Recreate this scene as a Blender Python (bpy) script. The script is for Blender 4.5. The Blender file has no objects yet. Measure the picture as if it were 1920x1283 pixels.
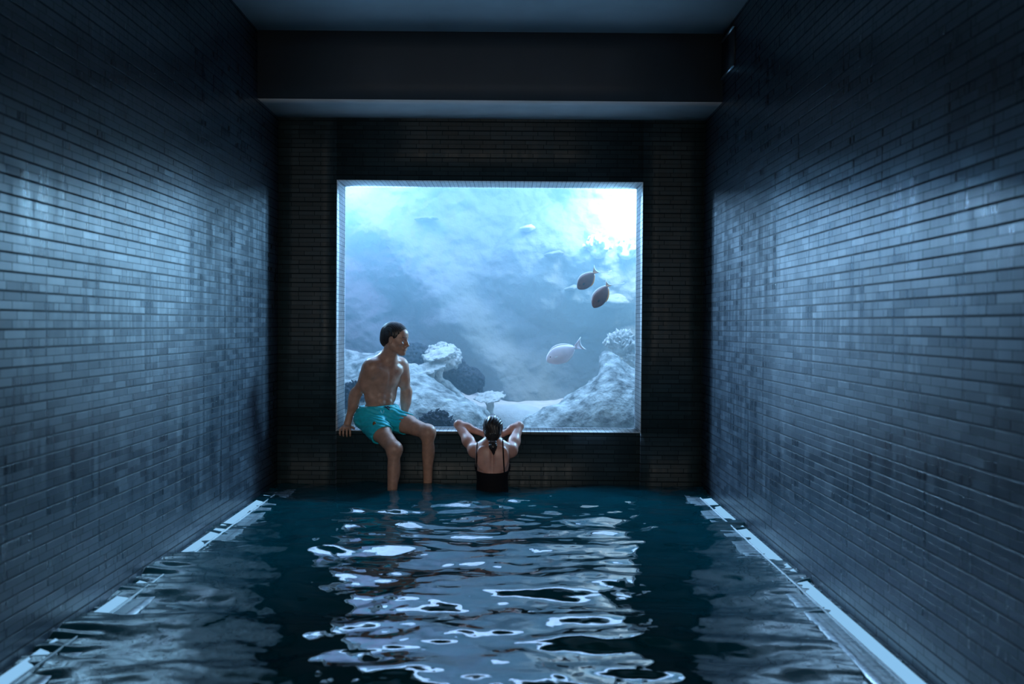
import bpy, bmesh, math, random
import numpy as np
from mathutils import Vector, Matrix
from mathutils.bvhtree import BVHTree

SC = bpy.context.scene
COL = SC.collection
R = math.radians
FPX = 1867.0                      # 35 mm lens on the 1920 px frame
HX, HY = 957.0, 610.0             # where the pool axis meets the picture
CZ = 1.29                         # eye height above the water

# ------------------------------------------------------------------ camera
cd = bpy.data.cameras.new('camera')
cd.sensor_width = 36.0
cd.lens = FPX * 36.0 / 1920.0
cd.clip_start = 0.05
cd.clip_end = 60
cd.dof.use_dof = True
cd.dof.focus_distance = 8.0
cd.dof.aperture_fstop = 2.2
cam = bpy.data.objects.new('camera', cd)
COL.objects.link(cam)
cam.matrix_world = (Matrix.Translation((0, 0, CZ)) @ Matrix.Rotation(-math.atan((960 - HX) / FPX), 4, 'Z')
                    @ Matrix.Rotation(R(90) - math.atan((641.5 - HY) / FPX), 4, 'X') @ Matrix.Rotation(R(0.43), 4, 'Z'))
SC.camera = cam

# ------------------------------------------------------------------ world, lights, exposure
w = bpy.data.worlds.new('world')
SC.world = w
w.use_nodes = True
w.node_tree.nodes['Background'].inputs[0].default_value = (0.0, 0.0, 0.0, 1)
w.node_tree.nodes['Background'].inputs[1].default_value = 0.0
SC.view_settings.view_transform = 'Standard'
SC.view_settings.look = 'None'
SC.view_settings.gamma = 1
SC.view_settings.exposure = 0.15
SC.view_settings.use_curve_mapping = False


def area(name, loc, target, sx, sy, watts, color, spread=180):
    l = bpy.data.lights.new(name, 'AREA')
    l.shape = 'RECTANGLE'
    l.size, l.size_y = sx, sy
    l.energy = watts
    l.color = color
    l.spread = R(spread)
    o = bpy.data.objects.new(name, l)
    COL.objects.link(o)
    o.location = loc
    o.rotation_euler = (Vector(target) - Vector(loc)).to_track_quat('-Z', 'Y').to_euler()
    return o


# assumed daylight and lamps over the aquarium, plus two added fills for the pool walls
area('aquarium_daylight', (0.0, 10.6, 4.15), (0.0, 10.601, 0), 6.6, 3.8, 640, (0.38, 0.59, 0.96))
area('added_wall_fill', (-2.9, 11.0, 3.1), (1.5, 5.4, 1.9), 0.9, 0.6, 130, (0.36, 0.66, 1.0), 62)  # added out of view to brighten the right pool wall
area('added_wall_fill', (2.7, 11.0, 3.1), (-1.8, 5.2, 1.9), 0.9, 0.6, 130, (0.34, 0.68, 1.0), 62)  # its twin, added to brighten the left pool wall
area('aquarium_lamp', (1.9, 11.4, 3.65), (1.7, 12.5, 2.4), 1.0, 0.7, 150, (0.85, 0.93, 1.0), 110)
area('assumed_blue_lamp', (-2.1, 11.6, 3.65), (-1.9, 12.5, 2.9), 1.0, 0.7, 40, (0.66, 0.42, 1.0), 110)  # assumed lamp, added out of view to tint the upper left backdrop lavender
# assumed weak fill, added unseen behind the camera to brighten the people's front
area('added_front_fill', (-0.15, -2.3, 1.5), (-0.4, 8, 0.7), 3.2, 2.4, 8, (1.0, 0.95, 0.88), 40)


# ------------------------------------------------------------------ small helpers
def P(px, py, d):
    """picture pixel at depth d (metres along the pool) -> world point, roll removed"""
    a = R(0.43)
    dx, dy = px - 960.0, py - 641.5
    u = dx * math.cos(a) + dy * math.sin(a) + 960.0
    v = -dx * math.sin(a) + dy * math.cos(a) + 641.5
    return Vector(((u - HX) / FPX * d, d, CZ - (v - HY) / FPX * d))


def tag(o, label, cat, group=None, kind=None):
    o['label'] = label
    o['category'] = cat
    if group:
        o['group'] = group
    if kind:
        o['kind'] = kind
    return o


def link(name, me, mat, parent=None, smooth=True):
    o = bpy.data.objects.new(name, me)
    COL.objects.link(o)
    if mat:
        for m in (mat if isinstance(mat, (list, tuple)) else [mat]):
            me.materials.append(m)
    if smooth:
        me.polygons.foreach_set('use_smooth', [True] * len(me.polygons))
    if parent:
        o.parent = parent
        o.matrix_parent_inverse = parent.matrix_world.inverted()
    return o


def mesh_np(name, V, Q):
    V = np.asarray(V, dtype=np.float32)
    Q = np.asarray(Q, dtype=np.int32)
    me = bpy.data.meshes.new(name)
    n = Q.shape[1]
    me.vertices.add(len(V))
    me.vertices.foreach_set('co', V.ravel())
    me.loops.add(Q.size)
    me.loops.foreach_set('vertex_index', Q.ravel())
    me.polygons.add(len(Q))
    me.polygons.foreach_set('loop_start', np.arange(len(Q), dtype=np.int32) * n)
    me.update(calc_edges=True)
    me.validate()
    return me


def empty(name, loc):
    o = bpy.data.objects.new(name, None)
    COL.objects.link(o)
    o.location = loc
    o.empty_display_size = 0.1
    bpy.context.view_layer.update()
    return o


# ------------------------------------------------------------------ numpy noise
def _h(i, j, k, s):
    n = (i * 374761393 + j * 668265263 + k * 2147483647 + s * 1274126177) & 0xffffffff
    n = ((n ^ (n >> 13)) * 1274126177) & 0xffffffff
    return n ^ (n >> 16)


def perlin(x, y, z, seed=0):
    x = np.asarray(x, dtype=np.float64); y = np.asarray(y, dtype=np.float64) + 0 * x; z = np.asarray(z, dtype=np.float64) + 0 * x
    xi = np.floor(x).astype(np.int64); yi = np.floor(y).astype(np.int64); zi = np.floor(z).astype(np.int64)
    fx, fy, fz = x - xi, y - yi, z - zi
    u, v, t = (f * f * f * (f * (f * 6 - 15) + 10) for f in (fx, fy, fz))
    out = 0
    for a in (0, 1):
        for b in (0, 1):
            for c in (0, 1):
                h = _h(xi + a, yi + b, zi + c, seed)
                gx = ((h & 1023) / 511.5 - 1); gy = (((h >> 10) & 1023) / 511.5 - 1); gz = (((h >> 20) & 1023) / 511.5 - 1)
                d = gx * (fx - a) + gy * (fy - b) + gz * (fz - c)
                out = out + d * (u if a else 1 - u) * (v if b else 1 - v) * (t if c else 1 - t)
    return out


def fbm(x, y, z, oct=4, seed=0, gain=0.5):
    s, a = 0, 1.0
    for o in range(oct):
        s = s + a * perlin(x * 2 ** o, y * 2 ** o, z * 2 ** o, seed + o)
        a *= gain
    return s


# ------------------------------------------------------------------ implicit surfaces: one continuous skin grown from many forms
class Field:
    def __init__(self, lo, hi, h):
        self.lo = np.array(lo, dtype=np.float64)
        self.h = h
        self.n = np.ceil((np.array(hi) - self.lo) / h).astype(int) + 1
        self.F = np.full(self.n, 10.0, dtype=np.float32)

    def _box(self, lo, hi, pad):
        a = np.maximum(np.floor((np.array(lo) - pad - self.lo) / self.h).astype(int), 0)
        b = np.minimum(np.ceil((np.array(hi) + pad - self.lo) / self.h).astype(int) + 1, self.n)
        if np.any(b <= a):
            return None
        g = [self.lo[i] + self.h * np.arange(a[i], b[i]) for i in range(3)]
        return tuple(slice(a[i], b[i]) for i in range(3)), g[0][:, None, None], g[1][None, :, None], g[2][None, None, :]

    def _mix(self, sl, d, k, sub):
        A = self.F[sl]
        if sub:
            d = -d
            h = np.maximum(k - np.abs(A - d), 0) / k
            self.F[sl] = np.maximum(A, d) + h * h * k / 4
        else:
            h = np.maximum(k - np.abs(A - d), 0) / k
            self.F[sl] = np.minimum(A, d) - h * h * k / 4

    def cone(self, a, b, ra, rb, k=0.03, sub=False):
        a = np.array(a, dtype=float); b = np.array(b, dtype=float)
        r = max(ra, rb)
        bx = self._box(np.minimum(a, b) - r, np.maximum(a, b) + r, k + 3 * self.h)
        if bx is None:
            return self
        sl, X, Y, Z = bx
        ab = b - a
        L = float(ab @ ab) or 1e-9
        t = np.clip(((X - a[0]) * ab[0] + (Y - a[1]) * ab[1] + (Z - a[2]) * ab[2]) / L, 0, 1)
        d = np.sqrt((X - a[0] - t * ab[0]) ** 2 + (Y - a[1] - t * ab[1]) ** 2 + (Z - a[2] - t * ab[2]) ** 2) - (ra + (rb - ra) * t)
        self._mix(sl, d.astype(np.float32), k, sub)
        return self

    def ball(self, c, r, k=0.03, sub=False):
        return self.cone(c, (c[0], c[1], c[2] + 1e-4), r, r, k, sub)

    def ell(self, c, r, k=0.03, axes=None, sub=False):
        """axes: three unit vectors for the three radii"""
        c = np.array(c, dtype=float)
        A = np.array(axes if axes is not None else np.eye(3), dtype=float)
        ext = np.sqrt(((A * np.array(r)[:, None]) ** 2).sum(0))
        bx = self._box(c - ext, c + ext, k + 3 * self.h)
        if bx is None:
            return self
        sl, X, Y, Z = bx
        q1 = q2 = 0
        for i in range(3):
            p = (X - c[0]) * A[i, 0] + (Y - c[1]) * A[i, 1] + (Z - c[2]) * A[i, 2]
            q1 = q1 + (p / r[i]) ** 2
            q2 = q2 + (p / r[i] ** 2) ** 2
        k0 = np.sqrt(q1); k1 = np.sqrt(q2) + 1e-9
        d = k0 * (k0 - 1) / k1
        self._mix(sl, d.astype(np.float32), k, sub)
        return self

    def cut(self, p, n, k=0.005):
        """remove everything on the side the normal points to"""
        n = np.array(n, dtype=float); n /= np.linalg.norm(n)
        g = [self.lo[i] + self.h * np.arange(self.n[i]) for i in range(3)]
        d = ((g[0][:, None, None] - p[0]) * n[0] + (g[1][None, :, None] - p[1]) * n[1] + (g[2][None, None, :] - p[2]) * n[2]).astype(np.float32)
        h = np.maximum(k - np.abs(self.F - d), 0) / k
        self.F = np.maximum(self.F, d) + h * h * k / 4
        return self

    def rough(self, amp, freq, oct=3, seed=0, stretch=(1, 1, 1), thr=None, ridged=False):
        thr = thr or (amp * 1.5 + 3 * self.h)
        I = np.nonzero(np.abs(self.F) < thr)
        p = [self.lo[i] + self.h * I[i] for i in range(3)]
        n = fbm(p[0] * freq * stretch[0], p[1] * freq * stretch[1], p[2] * freq * stretch[2], oct, seed)
        if ridged:
            n = 0.5 - np.abs(n) * 2
        self.F[I] += (amp * n).astype(np.float32)
        return self

    def mesh(self, name, relax=0):
        F = self.F; F[0] = F[-1] = 1; F[:, 0] = F[:, -1] = 1; F[:, :, 0] = F[:, :, -1] = 1
        S = F < 0
        nx, ny, nz = F.shape
        cnt = np.zeros((nx - 1, ny - 1, nz - 1), dtype=np.int8)
        for a in (0, 1):
            for b in (0, 1):
                for c in (0, 1):
                    cnt += S[a:nx - 1 + a, b:ny - 1 + b, c:nz - 1 + c]
        I = np.nonzero((cnt > 0) & (cnt < 8))
        idx = np.full(cnt.shape, -1, dtype=np.int32)
        idx[I] = np.arange(len(I[0]))
        ps = np.zeros((len(I[0]), 3)); c = np.zeros(len(I[0]))
        cor = [(a, b, d) for a in (0, 1) for b in (0, 1) for d in (0, 1)]
        for p in cor:
            for ax in range(3):
                if p[ax]:
                    continue
                q = list(p); q[ax] = 1
                f0 = F[I[0] + p[0], I[1] + p[1], I[2] + p[2]]; f1 = F[I[0] + q[0], I[1] + q[1], I[2] + q[2]]
                m = (f0 < 0) != (f1 < 0)
                t = np.where(m, f0 / np.where(m, f0 - f1, 1), 0)
                pt = np.stack([np.full(len(t), float(v)) for v in p], 1)
                pt[:, ax] += t
                ps[m] += pt[m]; c[m] += 1
        V = (np.stack(I, 1) + ps / c[:, None]) * self.h + self.lo
        quads = []
        for ax in range(3):
            b1, b2 = [(1, 2), (2, 0), (0, 1)][ax]
            s0 = [slice(None)] * 3; s1 = [slice(None)] * 3
            s0[ax] = slice(0, -1); s1[ax] = slice(1, None)
            d = S[tuple(s0)] != S[tuple(s1)]
            E = np.nonzero(d)
            E = [e for e in E]
            ok = (E[b1] > 0) & (E[b2] > 0) & (E[b1] < F.shape[b1] - 1) & (E[b2] < F.shape[b2] - 1)
            E = [e[ok] for e in E]
            flip = ~S[tuple(E)]

            def cell(o1, o2):
                g = list(E); g[b1] = g[b1] - o1; g[b2] = g[b2] - o2
                return idx[tuple(g)]
            q = np.stack([cell(1, 1), cell(0, 1), cell(0, 0), cell(1, 0)], 1)
            q[flip] = q[flip][:, ::-1]
            quads.append(q)
        Q = np.concatenate(quads)
        for _ in range(relax):
            acc = np.zeros_like(V); n = np.zeros(len(V))
            for i in range(4):
                j = (i + 1) % 4
                np.add.at(acc, Q[:, i], V[Q[:, j]]); np.add.at(n, Q[:, i], 1)
                np.add.at(acc, Q[:, j], V[Q[:, i]]); np.add.at(n, Q[:, j], 1)
            V = V * 0.5 + 0.5 * acc / np.maximum(n, 1)[:, None]
        return mesh_np(name, V, Q)


# ------------------------------------------------------------------ materials
class NT:
    def __init__(self, name):
        self.m = bpy.data.materials.new(name)
        self.m.use_nodes = True
        self.t = self.m.node_tree
        self.b = self.t.nodes.get('Principled BSDF')
        self.out = self.t.nodes.get('Material Output')

    def n(self, typ, **kw):
        nd = self.t.nodes.new(typ)
        for k, v in kw.items():
            if k.startswith('i_'):
                nd.inputs[k[2:].replace('_', ' ')].default_value = v
            else:
                setattr(nd, k, v)
        return nd

    def l(self, a, b):
        self.t.links.new(a, b)

    def math(self, op, a, b=None):
        nd = self.n('ShaderNodeMath', operation=op)
        for i, v in enumerate((a, b)):
            if v is None:
                continue
            if hasattr(v, 'links') or hasattr(v, 'is_linked'):
                self.l(v, nd.inputs[i])
            else:
                nd.inputs[i].default_value = v
        return nd.outputs[0]


def plain(name, col, rough=0.5, noise=0.0, scale=20, bump=0.0, bscale=60, spec=0.5, metal=0.0, sss=0.0, bdist=0.002):
    t = NT(name)
    t.b.inputs['Roughness'].default_value = rough
    t.b.inputs['Metallic'].default_value = metal
    t.b.inputs['Specular IOR Level'].default_value = spec
    if sss:
        t.b.inputs['Subsurface Weight'].default_value = sss
        t.b.inputs['Subsurface Radius'].default_value = (0.02, 0.008, 0.004)
        t.b.inputs['Subsurface Scale'].default_value = 0.6
    g = t.n('ShaderNodeNewGeometry')
    if noise:
        nz = t.n('ShaderNodeTexNoise', i_Scale=scale, i_Detail=4.0)
        t.l(g.outputs['Position'], nz.inputs['Vector'])
        rp = t.n('ShaderNodeMix', data_type='RGBA')
        rp.inputs[6].default_value = tuple(max(0, c * (1 - noise)) for c in col) + (1,)
        rp.inputs[7].default_value = tuple(min(1, c * (1 + noise)) for c in col) + (1,)
        mr = t.n('ShaderNodeMapRange')
        mr.inputs[1].default_value = 0.3; mr.inputs[2].default_value = 0.7
        t.l(nz.outputs['Fac'], mr.inputs[0]); t.l(mr.outputs[0], rp.inputs[0])
        t.l(rp.outputs[2], t.b.inputs['Base Color'])
    else:
        t.b.inputs['Base Color'].default_value = tuple(col) + (1,)
    if bump:
        nz = t.n('ShaderNodeTexNoise', i_Scale=bscale, i_Detail=5.0)
        t.l(g.outputs['Position'], nz.inputs['Vector'])
        bp = t.n('ShaderNodeBump', i_Strength=bump, i_Distance=bdist)
        t.l(nz.outputs['Fac'], bp.inputs['Height']); t.l(bp.outputs[0], t.b.inputs['Normal'])
    return t.m


def tiles(name, ua, va, col=(0.040, 0.060, 0.084), mortar=(0.016, 0.022, 0.03), bw=0.17, bh=0.036, rough=0.36, var=0.5, tilt=0.04, uneven=0.0065, spec=0.5):
    """glazed strip tiles, courses along axis ua, stacked along axis va; uneven course heights, every tile set slightly off plane"""
    t = NT(name)
    g = t.n('ShaderNodeNewGeometry')
    sp = t.n('ShaderNodeSeparateXYZ'); t.l(g.outputs['Position'], sp.inputs[0])
    U = sp.outputs['XYZ'.index(ua)]; Vv = sp.outputs['XYZ'.index(va)]
    wob = t.math('MULTIPLY', t.math('SINE', t.math('MULTIPLY', Vv, math.pi / bh)), uneven)
    V2 = t.math('ADD', Vv, wob)
    cb = t.n('ShaderNodeCombineXYZ'); t.l(U, cb.inputs[0]); t.l(V2, cb.inputs[1]); t.b.inputs['IOR'].default_value = 2.1
    br = t.n('ShaderNodeTexBrick', offset=0.37, offset_frequency=2, squash=0.75, squash_frequency=3)
    br.inputs['Color1'].default_value = (0, 0, 0, 1); br.inputs['Color2'].default_value = (1, 1, 1, 1)
    br.inputs['Mortar'].default_value = (0.5, 0.5, 0.5, 1)
    br.inputs['Scale'].default_value = 1.0
    br.inputs['Mortar Size'].default_value = 0.0022
    br.inputs['Mortar Smooth'].default_value = 0.25
    br.inputs['Brick Width'].default_value = bw; br.inputs['Row Height'].default_value = bh
    t.l(cb.outputs[0], br.inputs['Vector'])
    rnd = br.outputs['Color']; fac = br.outputs['Fac']
    # streaks running down the wall
    c2 = t.n('ShaderNodeCombineXYZ'); t.l(t.math('MULTIPLY', U, 22.0), c2.inputs[0]); t.l(t.math('MULTIPLY', Vv, 0.9), c2.inputs[1])
    st = t.n('ShaderNodeTexNoise', i_Scale=1.0, i_Detail=4.0); t.l(c2.outputs[0], st.inputs['Vector'])
    c3 = t.n('ShaderNodeCombineXYZ'); t.l(t.math('MULTIPLY', U, 2.2), c3.inputs[0]); t.l(t.math('MULTIPLY', Vv, 1.3), c3.inputs[1])
    bl = t.n('ShaderNodeTexNoise', i_Scale=1.0, i_Detail=3.0); t.l(c3.outputs[0], bl.inputs['Vector'])
    # colour
    mx = t.n('ShaderNodeMix', data_type='RGBA')
    mx.inputs[6].default_value = tuple(c * (1 - var) for c in col) + (1,); mx.inputs[7].default_value = tuple(c * (1 + var) for c in col) + (1,)
    s = t.math('ADD', t.math('MULTIPLY', rnd, 0.4), t.math('MULTIPLY', st.outputs['Fac'], 0.6)); t.l(s, mx.inputs[0])
    m2 = t.n('ShaderNodeMix', data_type='RGBA'); t.l(fac, m2.inputs[0]); t.l(mx.outputs[2], m2.inputs[6]); m2.inputs[7].default_value = mortar + (1,)
    t.l(m2.outputs[2], t.b.inputs['Base Color'])
    # roughness
    r1 = t.math('ADD', t.math('MULTIPLY', rnd, 0.07), t.math('MULTIPLY', st.outputs['Fac'], 0.42))
    r2 = t.math('ADD', t.math('ADD', r1, rough - 0.27), t.math('MULTIPLY', fac, 0.2))
    t.l(r2, t.b.inputs['Roughness'])
    sv = t.math('MULTIPLY', t.math('SUBTRACT', 1.0, t.math('MULTIPLY', fac, 0.85)), spec)
    t.l(t.math('MULTIPLY', sv, t.math('ADD', 0.45, t.math('ADD', t.math('MULTIPLY', bl.outputs['Fac'], 0.7), t.math('MULTIPLY', rnd, 0.2)))), t.b.inputs['Specular IOR Level'])
    # every tile tilts a little
    wn = t.n('ShaderNodeTexWhiteNoise', noise_dimensions='1D'); t.l(rnd, wn.inputs['W'])
    sb = t.n('ShaderNodeVectorMath', operation='SUBTRACT'); t.l(wn.outputs['Color'], sb.inputs[0]); sb.inputs[1].default_value = (0.5, 0.5, 0.5)
    sc = t.n('ShaderNodeVectorMath', operation='SCALE'); t.l(sb.outputs[0], sc.inputs[0]); sc.inputs['Scale'].default_value = tilt
    ad = t.n('ShaderNodeVectorMath', operation='ADD'); t.l(g.outputs['Normal'], ad.inputs[0]); t.l(sc.outputs[0], ad.inputs[1])
    nm = t.n('ShaderNodeVectorMath', operation='NORMALIZE'); t.l(ad.outputs[0], nm.inputs[0])
    bp = t.n('ShaderNodeBump', i_Strength=0.4, i_Distance=0.003)
    hh = t.math('ADD', t.math('SUBTRACT', 1.0, fac), t.math('MULTIPLY', st.outputs['Fac'], 0.5)); t.l(hh, bp.inputs['Height'])
    t.l(nm.outputs[0], bp.inputs['Normal']); t.l(bp.outputs[0], t.b.inputs['Normal'])
    return t.m


M = {}
for ax in ('yz', 'xz', 'yx'):
    M['tile_' + ax] = tiles('slate_strip_tiles_' + ax, ax[0].upper(), ax[1].upper())
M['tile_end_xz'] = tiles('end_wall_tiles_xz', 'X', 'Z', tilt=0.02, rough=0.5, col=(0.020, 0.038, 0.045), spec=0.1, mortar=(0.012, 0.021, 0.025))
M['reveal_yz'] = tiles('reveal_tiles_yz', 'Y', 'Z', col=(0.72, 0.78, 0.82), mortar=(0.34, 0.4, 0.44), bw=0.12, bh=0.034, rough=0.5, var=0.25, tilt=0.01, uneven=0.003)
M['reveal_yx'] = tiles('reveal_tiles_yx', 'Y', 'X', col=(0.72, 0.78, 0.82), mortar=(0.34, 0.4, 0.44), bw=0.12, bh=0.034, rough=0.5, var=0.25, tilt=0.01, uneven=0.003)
M['ledge'] = tiles('ledge_tiles', 'Y', 'X', col=(0.3, 0.38, 0.42), mortar=(0.1, 0.13, 0.15), bw=0.3, bh=0.1, rough=0.3, var=0.25, tilt=0.02, uneven=0.0)
M['concrete'] = plain('ceiling_plaster', (0.78, 0.81, 0.83), 0.75, 0.12, 1.6, 0.25, 40)
M['beam_face'] = plain('dark_beam_face', (0.045, 0.065, 0.085), 0.6, 0.1, 3, 0.15, 60)  # front of the beam darker than its underside
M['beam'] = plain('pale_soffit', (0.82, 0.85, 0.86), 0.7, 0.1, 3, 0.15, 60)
M['metal'] = plain('brushed_metal', (0.7, 0.75, 0.78), 0.3, metal=1.0)
M['rail'] = plain('pale_rail', (0.85, 0.9, 0.92), 0.4)
M['dark_grille'] = plain('dark_grille', (0.03, 0.035, 0.04), 0.5)
M['skin'] = plain('tanned_wet_skin', (0.42, 0.235, 0.165), 0.42, 0.16, 26, 0.25, 220, sss=0.12)
M['skin_w'] = plain('fair_wet_skin', (0.5, 0.26, 0.2), 0.4, 0.12, 22, 0.2, 220, sss=0.12)
M['hair'] = plain('wet_dark_hair', (0.018, 0.012, 0.01), 0.32, 0.4, 80, 0.5, 160)
M['shorts'] = plain('turquoise_swim_fabric', (0.01, 0.52, 0.62), 0.55, 0.1, 30, 0.2, 900, bdist=0.0006)
M['navy'] = plain('navy_cord', (0.01, 0.015, 0.05), 0.6)
M['palecord'] = plain('pale_cord', (0.3, 0.75, 0.8), 0.6)
M['badge'] = plain('orange_black_badge', (0.16, 0.06, 0.01), 0.6, 0.9, 140)
M['suit'] = plain('black_swimsuit_fabric', (0.006, 0.006, 0.009), 0.8, bump=0.1, bscale=300, spec=0.15)
M['tie'] = plain('hair_elastic', (0.1, 0.1, 0.12), 0.4)
M['eye'] = plain('eye_white', (0.3, 0.28, 0.26), 0.3)
M['rock'] = plain('reef_rock', (0.34, 0.37, 0.35), 0.9, 0.65, 9, 1.0, 22, spec=0.1, bdist=0.03)
M['backdrop'] = plain('pale_backdrop_rock', (0.14, 0.165, 0.165), 0.9, 0.16, 1.6, 1.0, 7, spec=0.1, bdist=0.05)
M['sand'] = plain('white_sand', (0.44, 0.46, 0.44), 0.9, 0.12, 9, 0.5, 50, spec=0.1, bdist=0.01)
M['coral_pale'] = plain('pale_coral', (0.5, 0.5, 0.46), 0.8, 0.18, 40, 0.4, 80, spec=0.2, bdist=0.006)
M['coral_dark'] = plain('dark_blue_coral', (0.025, 0.03, 0.04), 0.8, 0.5, 45, 0.4, 80, spec=0.2, bdist=0.006)
M['fish_dark'] = plain('dark_brown_fish_skin', (0.13, 0.035, 0.022), 0.35, 0.2, 30)
M['fish_edge'] = plain('orange_fin', (0.85, 0.33, 0.06), 0.5)
M['fish_white'] = plain('white_fin', (0.85, 0.85, 0.88), 0.5)
M['fish_pale'] = plain('pale_pink_fish_skin', (0.85, 0.76, 0.82), 0.35, 0.1, 14)
M['fish_tan'] = plain('tan_tail', (0.5, 0.25, 0.14), 0.5)
M['black'] = plain('black_eye', (0.01, 0.01, 0.01), 0.2)


def pool_water_mat():
    t = NT('pool_water')
    t.b.inputs['Base Color'].default_value = (0.001, 0.062, 0.078, 1)
    t.b.inputs['Roughness'].default_value = 0.02
    t.b.inputs['IOR'].default_value = 1.58
    g = t.n('ShaderNodeNewGeometry')
    nz = t.n('ShaderNodeTexNoise', i_Scale=9.0, i_Detail=2.0); t.l(g.outputs['Position'], nz.inputs['Vector'])
    bp = t.n('ShaderNodeBump', i_Strength=0.25, i_Distance=0.01); t.l(nz.outputs['Fac'], bp.inputs['Height']); t.l(bp.outputs[0], t.b.inputs['Normal'])
    return t.m


def glass_mat():
    t = NT('clear_acrylic')
    tr = t.n('ShaderNodeBsdfTransparent'); tr.inputs[0].default_value = (0.97, 0.99, 1.0, 1)
    gl = t.n('ShaderNodeBsdfGlossy'); gl.inputs['Roughness'].default_value = 0.02
    fr = t.n('ShaderNodeFresnel'); fr.inputs['IOR'].default_value = 1.07
    mx = t.n('ShaderNodeMixShader'); t.l(fr.outputs[0], mx.inputs[0]); t.l(tr.outputs[0], mx.inputs[1]); t.l(gl.outputs[0], mx.inputs[2])
    t.l(mx.outputs[0], t.out.inputs['Surface'])
    return t.m


def haze_mat():
    t = NT('aquarium_water')
    t.t.nodes.remove(t.b)
    v = t.n('ShaderNodeVolumePrincipled')
    v.inputs['Color'].default_value = (0.50, 0.85, 1.0, 1)
    v.inputs['Density'].default_value = 0.13
    v.inputs['Anisotropy'].default_value = 0.2
    t.l(v.outputs[0], t.out.inputs['Volume'])
    return t.m


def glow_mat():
    t = NT('added_glint_glow')
    e = t.n('ShaderNodeEmission'); e.inputs[0].default_value = (0.28, 0.60, 0.95, 1); e.inputs[1].default_value = 0.8  # emission stands in for bright glints on the water film
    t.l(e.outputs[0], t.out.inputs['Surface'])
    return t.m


M['water'] = pool_water_mat()
M['glass'] = glass_mat()
M['haze'] = haze_mat()
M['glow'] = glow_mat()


def boxes(name, lst, mats, parent=None, kind=None):
    """lst of (lo, hi); mats = material, or three materials chosen by the way a face looks (x, y, z)"""
    V, Q, mi = [], [], []
    for lo, hi in lst:
        b = len(V)
        V += [(x, y, z) for x in (lo[0], hi[0]) for y in (lo[1], hi[1]) for z in (lo[2], hi[2])]
        for f, a in (((0, 1, 3, 2), 0), ((4, 6, 7, 5), 0), ((0, 4, 5, 1), 1), ((2, 3, 7, 6), 1), ((0, 2, 6, 4), 2), ((1, 5, 7, 3), 2)):
            Q.append([b + i for i in f]); mi.append(a)
    me = mesh_np(name, V, Q)
    multi = isinstance(mats, (list, tuple))
    o = link(name, me, mats, parent, smooth=False)
    if multi:
        me.polygons.foreach_set('material_index', mi)
    if kind:
        o['kind'] = kind
        bm = bmesh.new(); bm.from_mesh(me)
        bmesh.ops.subdivide_edges(bm, edges=bm.edges, cuts=3, use_grid_fill=True)
        bm.to_mesh(me); bm.free()
    return o


def tube(name, pts, r, mat, parent=None, seg=8, taper=None, flat=None):
    """a cord or strap along points"""
    V, Q = [], []
    n = len(pts)
    for i, p in enumerate(pts):
        p = Vector(p)
        d = (Vector(pts[min(i + 1, n - 1)]) - Vector(pts[max(i - 1, 0)])).normalized()
        up = Vector((0, 1, 0)) if abs(d.y) < 0.9 else Vector((0, 0, 1))
        a = d.cross(up).normalized(); b = a.cross(d)
        rr = r * (taper[i] if taper else 1)
        for s in range(seg):
            t = 2 * math.pi * s / seg
            V.append(p + a * math.cos(t) * rr * (flat or 1) + b * math.sin(t) * rr)
    for i in range(n - 1):
        for s in range(seg):
            s2 = (s + 1) % seg
            Q.append([i * seg + s, i * seg + s2, (i + 1) * seg + s2, (i + 1) * seg + s])
    me = mesh_np(name, [tuple(v) for v in V], Q)
    bm = bmesh.new(); bm.from_mesh(me)
    bmesh.ops.holes_fill(bm, edges=[e for e in bm.edges if e.is_boundary], sides=0)
    bmesh.ops.recalc_face_normals(bm, faces=bm.faces)
    bm.to_mesh(me); bm.free()
    return link(name, me, mat, parent)


# ================================================================== the room
XL, XR = -1.87, 1.545
YF, YB = 8.0, -2.4
ZC, ZP = 3.44, -1.0
WX0, WX1, WZ0, WZ1 = -1.40, 1.055, 0.425, 2.445
T3 = [M['tile_yz'], M['tile_xz'], M['tile_yx']]
boxes('wall_left', [((XL - 0.2, YB - 0.2, ZP - 0.1), (XL, YF + 0.42, ZC + 0.2))], T3, kind='structure')
boxes('wall_right', [((XR, YB - 0.2, ZP - 0.1), (XR + 0.2, YF + 0.42, ZC + 0.2))], T3, kind='structure')
boxes('wall_back', [((XL, YB - 0.2, ZP - 0.1), (XR, YB, ZC + 0.2))], T3, kind='structure')
boxes('floor', [((XL, YB, ZP - 0.1), (XR, YF + 0.42, ZP))], T3, kind='structure')
boxes('ceiling', [((XL, YB, ZC), (XR, YF + 0.42, ZC + 0.2))], M['concrete'], kind='structure')
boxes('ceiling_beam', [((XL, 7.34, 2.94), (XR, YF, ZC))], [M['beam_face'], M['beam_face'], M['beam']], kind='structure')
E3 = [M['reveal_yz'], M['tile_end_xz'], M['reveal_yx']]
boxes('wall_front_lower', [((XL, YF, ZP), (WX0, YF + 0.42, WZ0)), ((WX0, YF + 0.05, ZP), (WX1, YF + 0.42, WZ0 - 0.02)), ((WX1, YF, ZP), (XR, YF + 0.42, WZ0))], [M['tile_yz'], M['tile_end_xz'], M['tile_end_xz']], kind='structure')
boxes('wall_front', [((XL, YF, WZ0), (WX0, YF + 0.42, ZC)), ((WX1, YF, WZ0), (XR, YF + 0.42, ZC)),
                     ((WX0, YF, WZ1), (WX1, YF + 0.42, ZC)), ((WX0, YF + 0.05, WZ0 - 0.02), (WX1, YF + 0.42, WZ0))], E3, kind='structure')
boxes('window_1', [((WX0, YF + 0.37, WZ0), (WX1, YF + 0.41, WZ1))], M['glass'], kind='structure')
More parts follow.
